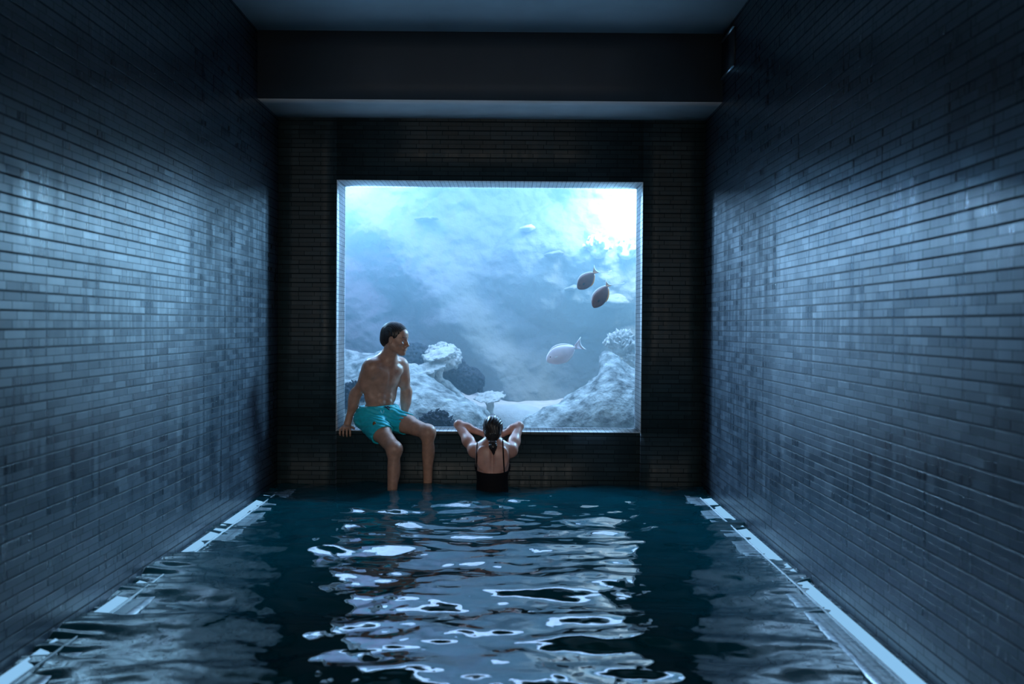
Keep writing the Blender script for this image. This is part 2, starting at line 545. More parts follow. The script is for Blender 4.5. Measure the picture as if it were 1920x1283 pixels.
# wet overflow ledges along both side walls; their glow strips are added for glints
boxes('trim_1', [((XL, YB, -0.3), (XL + 0.20, YF, -0.006))], M['ledge'], kind='structure')
boxes('trim_2', [((XR - 0.20, YB, -0.3), (XR, YF, -0.006))], M['ledge'], kind='structure')


# pool water, real waves
def pool_water():
    st = 0.0135
    xs = np.arange(XL + 0.002, XR - 0.001, st); ys = np.arange(YB + 0.002, YF + 0.048, st)
    X, Y = np.meshgrid(xs, ys, indexing='ij')
    wx = X + 0.10 * perlin(X * 1.6, Y * 1.6, 3.3, 5); wy = Y + 0.10 * perlin(X * 1.7, Y * 1.7, 9.1, 6)
    z = 0.0260 * perlin(wx * 1.4, wy * 2.6, 0.5, 1)
    z += 0.0190 * perlin(wx * 2.8 + 4, wy * 5.0, 1.5, 2)
    z += 0.0080 * perlin(wx * 6.5, wy * 9.0, 2.5, 3)
    z += 0.0020 * perlin(wx * 15, wy * 20, 4.5, 4)
    ed = np.clip(1 - np.minimum(X - XL, XR - X) / 0.35, 0, 1)
    z += ed * (0.020 * perlin(X * 3, Y * 9, 11.5, 9) + 0.014 * perlin(X * 5, Y * 21, 12.5, 10) + 0.001)
    z *= 1.3 + 0.35 * np.clip((Y - 5.0) / 2.5, 0, 1)
    z += 0.006 * perlin(wx * 4.5, wy * 8.0, 7.5, 8) * np.clip((Y - 4.5) / 2.5, 0, 1)
    nx, ny = X.shape
    V = np.stack([X, Y, z - 0.004], -1).reshape(-1, 3)
    i = np.arange(nx * ny).reshape(nx, ny)
    Q = np.stack([i[:-1, :-1], i[1:, :-1], i[1:, 1:], i[:-1, 1:]], -1).reshape(-1, 4)
    o = link('pool_water', mesh_np('pool_water', V, Q), M['water'])
    o['kind'] = 'structure'


pool_water()

for x, sg, lab in ((XL, 1, 'pale blue glowing strip added for the water glints along the foot of the left wall'), (XR, -1, 'pale blue glowing strip added for the water glints along the foot of the right wall')):
    r = empty('added_glint_strip', (x + sg * 0.11, 3.0, 0)); tag(r, lab, 'light', 'added glint strips')
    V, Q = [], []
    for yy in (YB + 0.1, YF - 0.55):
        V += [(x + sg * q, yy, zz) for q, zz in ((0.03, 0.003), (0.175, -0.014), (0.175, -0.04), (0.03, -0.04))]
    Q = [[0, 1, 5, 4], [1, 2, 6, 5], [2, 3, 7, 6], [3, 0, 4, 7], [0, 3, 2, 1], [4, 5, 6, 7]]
    link('glint_glow_body', mesh_np('glint_glow_body', V, Q), M['glow'], r, smooth=False)  # added glowing surface, imitates glints on the wet ledge
    a, b = sorted((x + sg * 0.108, x + sg * 0.114))
    boxes('edge_rail', [((a, YB + 0.1, 0.0015), (b, YF - 0.55, 0.009))], M['rail'], r)

# wall vent high on the right wall beside the beam
v = empty('wall_vent', (XR, 7.1, 3.2)); tag(v, 'dark rectangular vent with thin pale edges high on the right wall beside the beam', 'vent')
boxes('vent_panel', [((XR - 0.012, 6.93, 3.10), (XR, 7.32, 3.37))], M['dark_grille'], v)
for z in (3.095, 3.365):
    boxes('edge_strip', [((XR - 0.022, 6.93, z), (XR, 7.32, z + 0.012))], M['metal'], v)

# ================================================================== the aquarium
AX0, AX1, AY0, AY1, AZ0, AZ1 = -3.6, 3.4, YF + 0.42, 13.6, -0.6, 4.7
boxes('wall_aquarium_left', [((AX0 - 0.1, AY0, AZ0), (AX0, AY1, AZ1))], M['backdrop'], kind='structure')
boxes('wall_aquarium_right', [((AX1, AY0, AZ0), (AX1 + 0.1, AY1, AZ1))], M['backdrop'], kind='structure')
boxes('wall_aquarium_back', [((AX0, AY1, AZ0), (AX1, AY1 + 0.1, AZ1))], M['backdrop'], kind='structure')
boxes('wall_aquarium_front', [((AX0 - 0.1, AY0 - 0.02, AZ0), (XL - 0.2, AY0, AZ1)), ((XR + 0.2, AY0 - 0.02, AZ0), (AX1 + 0.1, AY0, AZ1)), ((XL - 0.2, AY0 - 0.02, ZC + 0.2), (XR + 0.2, AY0, AZ1))], M['backdrop'], kind='structure')
boxes('ceiling_aquarium', [((AX0 - 0.1, AY0 - 0.02, AZ1), (AX1 + 0.1, AY1 + 0.1, AZ1 + 0.1))], M['backdrop'], kind='structure')
boxes('floor_aquarium', [((AX0 - 0.1, AY0, AZ0 - 0.1), (AX1 + 0.1, AY1 + 0.1, AZ0))], M['sand'], kind='structure')
boxes('aquarium_water', [((AX0 + 0.01, AY0 + 0.005, AZ0 + 0.01), (AX1 - 0.01, AY1 - 0.01, 3.25))], M['haze'], kind='structure')


def backdrop_y(X, Z):
    Y = 12.7 + 0.30 * fbm(X * 0.55, Z * 0.6, 1.7, 5, 21, 0.5)
    # leaning buttress down from the upper left and a swelling dome at the upper right
    dg = (X + 2.0) * 0.72 + (Z - 2.9) * 0.60
    Y = Y - 0.34 * np.exp(-(dg / 0.30) ** 2) * np.clip((3.4 - Z), 0, 1)
    Y += 0.24 * np.exp(-((dg + 0.5) / 0.22) ** 2)
    rr = np.sqrt(((X - 0.9) / 1.15) ** 2 + ((Z - 2.05) / 0.85) ** 2)
    Y -= 0.5 * np.clip(1 - rr, 0, 1) ** 0.6
    Y += 0.11 * fbm(X * 3, Z * 3.4, 0.3, 5, 31)
    return Y


def backdrop():
    nx, nz = 320, 240
    X, Z = np.meshgrid(np.linspace(AX0, AX1, nx), np.linspace(AZ0, AZ1, nz), indexing='ij')
    Y = backdrop_y(X, Z)
    i = np.arange(nx * nz).reshape(nx, nz)
    Q = np.stack([i[:-1, :-1], i[1:, :-1], i[1:, 1:], i[:-1, 1:]], -1).reshape(-1, 4)
    o = link('backdrop_rock_wall', mesh_np('backdrop', np.stack([X, Y, Z], -1).reshape(-1, 3), Q), M['backdrop'])
    o['kind'] = 'structure'


def on_backdrop(px, py, off=0.0):
    """the point of the rock backdrop seen at this place, moved off metres towards the room"""
    d = 12.5
    for _ in range(12):
        p = P(px, py, d)
        d = float(backdrop_y(np.array(p.x), np.array(p.z)))
    return P(px, py, d - off)


backdrop()


def sandbed():
    nx, ny = 220, 160
    X, Y = np.meshgrid(np.linspace(AX0 + 0.01, AX1 - 0.01, nx), np.linspace(AY0 + 0.02, AY1 - 0.2, ny), indexing='ij')
    Z = -0.05 + 0.10 * (Y - AY0) + 0.16 * fbm(X * 0.8, Y * 0.8, 0.2, 4, 41) + 0.012 * fbm(X * 9, Y * 9, 0.2, 2, 45)
    i = np.arange(nx * ny).reshape(nx, ny)
    Q = np.stack([i[:-1, :-1], i[1:, :-1], i[1:, 1:], i[:-1, 1:]], -1).reshape(-1, 4)
    o = link('sand_bed', mesh_np('sand', np.stack([X, Y, Z], -1).reshape(-1, 3), Q), M['sand'])
    tag(o, 'pale sand covering the bottom of the aquarium behind the glass', 'sand', kind='stuff')


sandbed()


def rock(name, label, lo, hi, h, build, mat='rock', amp=0.06, freq=2.6, seed=0, cat='rock', group=None, stretch=(1, 1, 1)):
    F = Field(lo, hi, h)
    build(F)
    F.rough(amp, freq, 4, seed, stretch)
    if amp > 0.04:
        F.rough(amp * 0.42, freq * 1.1, 3, seed + 90, (1, 1, 1.6), ridged=True)
        F.rough(amp * 0.35, freq * 4.5, 3, seed + 95)
    o = link(name, F.mesh(name), M[mat])
    tag(o, label, cat, group)
    return o


# far rock shelf behind the sitting man
rock('reef_rock', 'long low rock shelf far behind the sitting man, top level with his face', (-3.4, 10.7, -0.5), (-0.9, 12.6, 1.5), 0.035,
     lambda F: (F.ell((-2.35, 11.7, 0.35), (1.0, 0.6, 0.72), 0.2), F.ell((-1.55, 11.5, 0.3), (0.55, 0.5, 0.66), 0.2), F.ell((-2.2, 11.2, 0.0), (0.9, 0.6, 0.6), 0.2)), seed=3, amp=0.09)


# the sloping boulder in the middle left
def slope(F):
    a, b = P(782, 708, 10.5), P(892, 800, 10.2)
    F.cone(a, b, 0.12, 0.13, 0.1)
    F.cone(P(815, 706, 10.7), P(900, 795, 10.5), 0.08, 0.10, 0.08)
    F.ell(P(755, 765, 10.35), (0.34, 0.32, 0.26), 0.2)
    F.ell(P(790, 800, 10.0), (0.62, 0.36, 0.36), 0.2)
    F.ell(P(700, 780, 10.2), (0.55, 0.4, 0.42), 0.2)
    F.ell(P(850, 830, 10.0), (0.45, 0.4, 0.3), 0.2)


rock('reef_rock', 'big boulder with a bright ridge sloping down to the right between the two people', (-2.3, 9.3, -0.45), (0.15, 11.4, 1.2), 0.028, slope, seed=7, amp=0.055, freq=3.2)


# the peaked rock on the right
def peak(F):
    F.cone(P(1139, 676, 10.2), P(1150, 760, 10.0), 0.075, 0.33, 0.08)
    F.cone(P(1139, 676, 10.2), P(1200, 735, 10.3), 0.07, 0.2, 0.08)
    F.ell(P(1150, 800, 10.0), (0.52, 0.5, 0.44), 0.18)
    F.ell(P(1080, 800, 10.0), (0.42, 0.42, 0.26), 0.18)
    F.ell(P(1010, 822, 10.0), (0.36, 0.4, 0.20), 0.18)
    F.ell(P(1260, 790, 10.4), (0.6, 0.5, 0.6), 0.18)


rock('reef_rock', 'peaked rock rising at the lower right corner of the aquarium window', (-0.15, 9.3, -0.45), (2.3, 11.2, 1.3), 0.028, peak, seed=11, amp=0.05, freq=3.4)

# low sand-coloured rim in the valley
rock('reef_rock', 'low pale mound in the valley behind the woman\'s head', (-0.9, 10.6, -0.4), (0.9, 12.0, 0.7), 0.03,
     lambda F: (F.ell(P(965, 800, 11.2), (0.5, 0.4, 0.24), 0.2), F.ell(P(910, 800, 11.4), (0.5, 0.3, 0.2), 0.2)), mat='sand', seed=13, amp=0.03)

# small outcrops on the backdrop that catch the light from above
for i, (px, py, d, rx, rz, tl, lab) in enumerate([
        (800, 411, 11.9, 0.155, 0.018, -0.02, 'thin pale rock ledge high on the backdrop, upper left of the window'),
        (989, 429, 11.9, 0.10, 0.035, -0.1, 'small white knobbly outcrop high on the backdrop, left of the two dark fish'),
        (1038, 477, 11.7, 0.12, 0.025, -0.12, 'faint pale ledge on the backdrop up left of the two dark fish'),
        (1070, 541, 11.5, 0.08, 0.022, -0.2, 'small pale ledge just left of the upper dark fish'),
        (1145, 566, 11.3, 0.22, 0.075, 0.05, 'pale rounded outcrop right of the lower dark fish')]):
    c = on_backdrop(px, py, 0.06)

    def bl(F, c=c, rx=rx, rz=rz, tl=tl):
        ax = [(math.cos(tl), 0, -math.sin(tl)), (0, 1, 0), (math.sin(tl), 0, math.cos(tl))]
        F.ell(c, (rx, 0.16, rz), 0.03, ax)
        F.ell(c + Vector((rx * 0.4, 0.02, rz * 0.3)), (rx * 0.5, 0.14, rz), 0.03, ax)
    rock('rock_outcrop', lab, tuple(c - Vector((rx + 0.1, 0.3, rz + 0.1))), tuple(c + Vector((rx + 0.1, 0.3, rz + 0.1))), 0.012, bl, 'sand' if i == 1 else 'backdrop', 0.02, 12, seed=50 + i)


# corals
def dome_coral(c, r, n, mat, label, sq=0.85, knob=0.022, seed=0, name='brain_coral', h=0.0075, wob=0.012):
    c = Vector(c); rnd = random.Random(seed)
    F = Field(tuple(c - Vector((r * 1.3,) * 3)), tuple(c + Vector((r * 1.3,) * 3)), h)
    F.ell(c, (r * 0.93, r * 0.93, r * 0.93 * sq), 0.02)
    g = math.pi * (3 - math.sqrt(5))
    for i in range(n):
        z = 1 - 1.6 * (i + 0.5) / n; a = g * i; q = math.sqrt(max(0, 1 - z * z))
        d = Vector((q * math.cos(a), q * math.sin(a), z)) + Vector((rnd.uniform(-1, 1), rnd.uniform(-1, 1), rnd.uniform(-1, 1))) * 0.09
        p = c + Vector((d.x * r, d.y * r, d.z * r * sq))
        F.ball(p, knob * rnd.uniform(0.75, 1.25), 0.012)
    F.rough(wob, 14, 2, seed)
    return tag(link(name, F.mesh(name), M[mat]), label, 'coral')


dome_coral(P(830, 672, 10.9), 0.185, 260, 'coral_pale', 'bright white round knobbly coral head right of the man\'s face, highest on the left reef', seed=1, knob=0.017)
dome_coral(P(776, 676, 11.1), 0.21, 240, 'coral_dark', 'dark round coral head just right of the man\'s neck', seed=2, knob=0.018)
dome_coral(P(880, 716, 11.0), 0.155, 240, 'coral_dark', 'dark round coral on the slope below the white coral head', sq=1.0, seed=3, knob=0.015)
dome_coral(P(848, 706, 11.15), 0.2, 200, 'coral_dark', 'dark coral mass under the white coral head', sq=1.0, seed=33, knob=0.02)


def bush_coral(c, r, n, mat, label, seed=0, name='branching_coral', rb=0.013, h=0.008, up=0.35, sub=4):
    c = Vector(c); rnd = random.Random(seed)
    F = Field(tuple(c - Vector((r * 1.35,) * 3)), tuple(c + Vector((r * 1.35,) * 3)), h)
    F.ell(c - Vector((0, 0, r * 0.3)), (r * 0.5, r * 0.5, r * 0.35), 0.03)
    for i in range(n):
        d = Vector((rnd.gauss(0, 1), rnd.gauss(0, 1), abs(rnd.gauss(0, 1)) + up)).normalized()
        q = c - Vector((0, 0, r * 0.35)) + d * r * 0.3; e = c - Vector((0, 0, r * 0.2)) + Vector((d.x, d.y, d.z * 0.95)) * r * rnd.uniform(0.85, 1.12)
        F.cone(q, e, rb * 1.4, rb, 0.012)
        for s in range(sub):
            t = rnd.uniform(0.55, 1.0); b = q.lerp(e, t)
            F.cone(b, b + Vector((rnd.gauss(0, 1), rnd.gauss(0, 1), rnd.gauss(0.4, 1))).normalized() * r * 0.2, rb * 0.9, rb * 0.6, 0.01)
    return tag(link(name, F.mesh(name), M[mat]), label, 'coral')


bush_coral(P(1166, 648, 10.75), 0.205, 60, 'coral_pale', 'bright branching coral at the right edge of the window above the peaked rock', seed=5)
bush_coral(P(1194, 680, 10.7), 0.15, 40, 'coral_pale', 'smaller branching coral low at the right edge behind the peaked rock', seed=6)
bush_coral(on_backdrop(1122, 466, 0.05), 0.2, 40, 'coral_pale', 'pale coral cluster high on the backdrop above the two dark fish', seed=8, rb=0.02, h=0.012)
bush_coral(on_backdrop(1174, 470, 0.05), 0.18, 30, 'coral_pale', 'faint pale coral high at the right edge of the window', seed=9, rb=0.02, h=0.012)
bush_coral(P(818, 800, 9.5), 0.185, 110, 'coral_dark', 'dark bushy coral on the near rock between the man\'s knee and the woman\'s elbow', seed=10, rb=0.010, h=0.0065)
bush_coral(P(655, 745, 9.9), 0.2, 70, 'coral_dark', 'dark bushy coral at the left window edge behind the man\'s arm', seed=12, rb=0.011, h=0.0075)


def plate(px, py, d, rx, ry, tl, mat, label, seed, stalk=None, th=0.014):
    c = P(px, py, d)
    F = Field(tuple(c - Vector((rx * 1.2, ry * 1.2, 0.4))), tuple(c + Vector((rx * 1.2, ry * 1.2, 0.2))), 0.008)
    nn = Vector((-math.sin(tl), -0.36, math.cos(tl))).normalized(); xx = Vector((math.cos(tl), 0, math.sin(tl))); xx = (xx - nn * xx.dot(nn)).normalized()
    ax = [tuple(xx), tuple(nn.cross(xx)), tuple(nn)]
    F.ell(c, (rx, ry, th), 0.02, ax)
    F.ell(c + Vector((rx * 0.3, 0, 0.01)), (rx * 0.5, ry * 0.7, th * 1.4), 0.02, ax)
    F.cone(c - Vector((0, 0, 0.01)), c + Vector((stalk or (0.0, 0.05)) + (0,)) - Vector((0, 0, 0.34)), 0.045, 0.03, 0.06)
    F.rough(0.022, 16, 3, seed)
    return tag(link('table_coral', F.mesh('table_coral'), M[mat]), label, 'coral')


plate(824, 663, 10.6, 0.17, 0.17, 0.28, 'coral_pale', 'pale tilted plate coral leaning against the white coral head', 61)
plate(808, 687, 10.55, 0.18, 0.16, 0.24, 'coral_pale', 'narrow pale plate coral below the white coral head, right of the man\'s chest', 62)
plate(917, 745, 10.7, 0.165, 0.15, 0.12, 'coral_pale', 'pale table coral on a slim stalk above the woman\'s head', 63, (0.03, 0.0))
plate(776, 691, 10.5, 0.09, 0.1, -0.3, 'coral_pale', 'small pale plate coral close to the man\'s left shoulder', 64)


# cream pebbly coral just behind the glass by the man's hand
dome_coral(P(676, 800, 8.85), 0.13, 90, 'coral_pale', 'bright cream lumpy coral close behind the glass by the man\'s hand', sq=1.15, seed=15, knob=0.026, name='lobed_coral', h=0.007)
rock('reef_rock', 'small rock under the cream lumpy coral near the glass', (-1.9, 8.5, -0.5), (-0.9, 9.3, 0.45), 0.02,
     lambda F: (F.ell((-1.38, 8.88, 0.0), (0.3, 0.25, 0.36), 0.1),), seed=17, amp=0.03, freq=6)


# ------------------------------------------------------------------ fish
def fish(head, ped, depth_ratio, thick, body, fin_up, fin_low, tail, tailpts, label, name='surgeonfish', dots=None, streamer=False, flip=1):
    head, ped = Vector(head), Vector(ped)
    X = ped - head; L = X.length; X.normalize()
    Yv = Vector((0, 1, 0)); Yv = (Yv - X * Yv.dot(X)).normalized()
    Z = X.cross(Yv).normalized()
    if Z.z < 0:
        Z = -Z
    root = empty(name, (head + ped) / 2)
    tag(root, label, 'fish', 'fish swimming behind the window')

    def W(x, z, y=0.0):
        return head + X * x * L + Z * z * L + Yv * y * L

    def up(x):
        return depth_ratio * 0.5 * (math.sin(math.pi * min(1, x) ** 0.80) ** 0.75) + 0.02 * x + 0.012

    def dn(x):
        return -(depth_ratio * 0.5 * (math.sin(math.pi * min(1, x) ** 0.85) ** 0.8) + 0.02 * x + 0.012)
    N, S = 36, 24
    V, Q = [], []
    for i in range(N + 1):
        x = (i / N) ** 1.3
        u, dd = up(x), dn(x)
        if i == 0:
            u, dd = 0.012, -0.012
        c = (u + dd) / 2; h = (u - dd) / 2; ty = thick * (math.sin(math.pi * min(1, x * 0.96 + 0.02)) ** 0.6) + 0.008
        for s in range(S):
            t = 2 * math.pi * s / S
            V.append(tuple(W(x, c + h * math.sin(t), ty * math.cos(t))))
    for i in range(N):
        for s in range(S):
            s2 = (s + 1) % S
            Q.append([i * S + s, i * S + s2, (i + 1) * S + s2, (i + 1) * S + s])
    me = mesh_np('body', V, Q)
    bm = bmesh.new(); bm.from_mesh(me)
    bmesh.ops.holes_fill(bm, edges=[e for e in bm.edges if e.is_boundary], sides=0)
    bmesh.ops.recalc_face_normals(bm, faces=bm.faces); bm.to_mesh(me); bm.free()
    link('fish_body', me, body, root)

    def fin(nm, outer, inner, mat, th=0.006):
        """strip between two outlines given in body units"""
        V = []; n = len(outer)
        for y in (-th, th):
            for a in outer: V.append(tuple(W(a[0], a[1], y * 0.3)))
            for a in inner: V.append(tuple(W(a[0], a[1], y)))
        Q = []
        m = 2 * n
        for i in range(n - 1):
            Q += [[i, i + 1, n + i + 1, n + i], [m + i + 1, m + i, m + n + i, m + n + i + 1], [i + 1, i, m + i, m + i + 1], [n + i, n + i + 1, m + n + i + 1, m + n + i]]
        Q += [[0, n, m + n, m], [n - 1, m + n - 1, m + 2 * n - 1, 2 * n - 1]]
        return link(nm, mesh_np(nm, V, Q), mat, root)
    xs = [0.16 + 0.82 * i / 24 for i in range(25)]
    e = lambda x: 0.045 * math.sin(math.pi * (x - 0.16) / 0.84) ** 0.6 + 0.004
    fin('dorsal_fin', [(x + 0.01, up(x) + e(x)) for x in xs], [(x, up(x) - 0.02) for x in xs], fin_up)
    xs = [0.42 + 0.56 * i / 18 for i in range(19)]
    e2 = lambda x: 0.045 * math.sin(math.pi * (x - 0.42) / 0.58) ** 0.6 + 0.004
    fin('anal_fin', [(x + 0.01, dn(x) - e2(x)) for x in xs], [(x, dn(x) + 0.02) for x in xs], fin_low)
    k = 9
    (ua, ub), (la, lb) = tailpts
    inn = [(0.97, 0.028 - 0.056 * i / (k - 1)) for i in range(k)]
    out = []
    for i in range(k):
        s = i / (k - 1)
        bow = math.sin(math.pi * s)
        out.append((ua + (la - ua) * s - 0.09 * bow, ub + (lb - ub) * s))
    mid = [((a[0] * 0.25 + b[0] * 0.75), (a[1] * 0.25 + b[1] * 0.75)) for a, b in zip(inn, out)]
    fin('tail_fin', mid, inn, tail)
    fin('tail_edge', out, mid, M['fish_white'])
    F = Field(tuple(W(1.0, 0) - Vector((0.05,) * 3)), tuple(W(1.0, 0) + Vector((0.05,) * 3)), 0.0025)
    F.ell(W(0.99, 0.0), (0.055 * L, 0.022 * L, 0.038 * L), 0.003, [tuple(X), tuple(Yv), tuple(Z)])
    link('tail_root', F.mesh('tail_root'), M['fish_edge'] if body is M['fish_dark'] else M['fish_white'], root)
    sd = -1
    F = Field(tuple(W(0.3, 0) - Vector((0.08,) * 3)), tuple(W(0.3, 0) + Vector((0.08,) * 3)), 0.0025)
    F.ell(W(0.30, -0.02, sd * (thick * 0.86)), (0.075 * L, 0.02 * L, 0.032 * L), 0.003, [tuple((X * 0.95 - Z * 0.2).normalized()), tuple(Yv), tuple(Z)])
    link('pectoral_fin', F.mesh('pectoral_fin'), M['fish_white'] if body is M['fish_pale'] else M['black'], root)
    F = Field(tuple(W(0.13, 0.05) - Vector((0.05,) * 3)), tuple(W(0.13, 0.05) + Vector((0.05,) * 3)), 0.002)
    F.ball(W(0.135, 0.06, sd * thick * 0.55), 0.02 * L, 0.002)
    link('eye', F.mesh('eye'), M['black'], root)
    if streamer:
        p0 = W(ua * 0.5 + la * 0.5 - 0.05, (ub + lb) / 2)
        pl = W(la, lb)
        tube('tail_filament', [pl, pl + Vector((0.05, 0.02, 0.005)), pl + Vector((0.10, 0.04, 0.02))], 0.0018, M['fish_white'], root)
    return root


fish(P(1084, 542, 8.85), P(1113, 512, 8.92), 0.52, 0.10, M['fish_dark'], M['fish_white'], M['fish_edge'], M['fish_tan'], ((1.28, 0.22), (1.24, -0.20)),
     'upper of the two dark brown fish, nose down, white edged tail', streamer=True)
fish(P(1113, 577, 8.72), P(1138, 537, 8.80), 0.47, 0.10, M['fish_dark'], M['fish_white'], M['fish_edge'], M['fish_tan'], ((1.22, 0.17), (1.20, -0.18)),
     'lower of the two dark brown fish, steeper, orange lower edge', streamer=True)
fish(P(1025, 677, 8.8), P(1077, 652, 8.9), 0.50, 0.10, M['fish_pale'], M['fish_white'], M['fish_white'], M['fish_pale'], ((1.34, 0.22), (1.34, -0.22)),
     'pale pink and white fish below the dark pair in mid water')


# ================================================================== the people
def frame(f, tilt=0.0):
    f = Vector(f).normalized()
    l = Vector((0, 0, 1)).cross(f).normalized()
    u = f.cross(l).normalized()
    return f, l, u


def head_prims(F, c, f, s=1.0, female=False):
    f, l, u = frame(f)
    A = [tuple(f), tuple(l), tuple(u)]

    def W(a, b, d):
        return c + (f * a + l * b + u * d) * s
    F.ell(W(-0.012, 0, 0.032), (0.100 * s, 0.076 * s, 0.090 * s), 0.02, A)
    F.ell(W(0.026, 0, -0.018), (0.066 * s, 0.060 * s, 0.080 * s), 0.03, A)
    for q in (-1, 1):
        F.cone(W(0.0, q * 0.053, -0.045), W(0.066, q * 0.020, -0.098), 0.017 * s, 0.016 * s, 0.025)
        F.ell(W(0.064, q * 0.040, -0.022), (0.024 * s, 0.022 * s, 0.018 * s), 0.02, A)
        F.ball(W(0.093, q * 0.031, -0.002), 0.0135 * s, 0.014, sub=True)
        F.ball(W(0.073, q * 0.031, -0.001), 0.0135 * s, 0.004)
        F.cone(W(0.086, q * 0.014, 0.019), W(0.074, q * 0.046, 0.020), 0.0095 * s, 0.008 * s, 0.012)
        F.ell(W(-0.002, q * 0.078, -0.008), (0.017 * s, 0.007 * s, 0.030 * s), 0.006, A)
        F.ell(W(0.001, q * 0.084, -0.006), (0.009 * s, 0.004 * s, 0.017 * s), 0.004, A, sub=True)
        F.ball(W(0.101, q * 0.010, -0.038), 0.0075 * s, 0.008)
    F.ell(W(0.062, 0, 0.045), (0.032 * s, 0.050 * s, 0.036 * s), 0.025, A)
    F.cone(W(0.088, 0, 0.012), W(0.112, 0, -0.032), 0.0085 * s, 0.0115 * s, 0.010)
    F.ell(W(0.084, 0, -0.062), (0.018 * s, 0.028 * s, 0.018 * s), 0.02, A)
    F.cone(W(0.097, -0.018, -0.056), W(0.097, 0.018, -0.056), 0.0062 * s, 0.0062 * s, 0.006)
    F.cone(W(0.095, -0.016, -0.069), W(0.095, 0.016, -0.069), 0.007 * s, 0.007 * s, 0.006)
    F.cone(W(0.103, -0.022, -0.0625), W(0.103, 0.022, -0.0625), 0.0025 * s, 0.0025 * s, 0.003, sub=True)
    F.ell(W(0.078, 0, -0.098), (0.021 * s, 0.022 * s, 0.018 * s), 0.02, A)
    return W, A


def finger(F, pts, r0, r1, k=0.006):
    n = len(pts) - 1
    for i in range(n):
        F.cone(pts[i], pts[i + 1], r0 + (r1 - r0) * i / n, r0 + (r1 - r0) * (i + 1) / n, k)


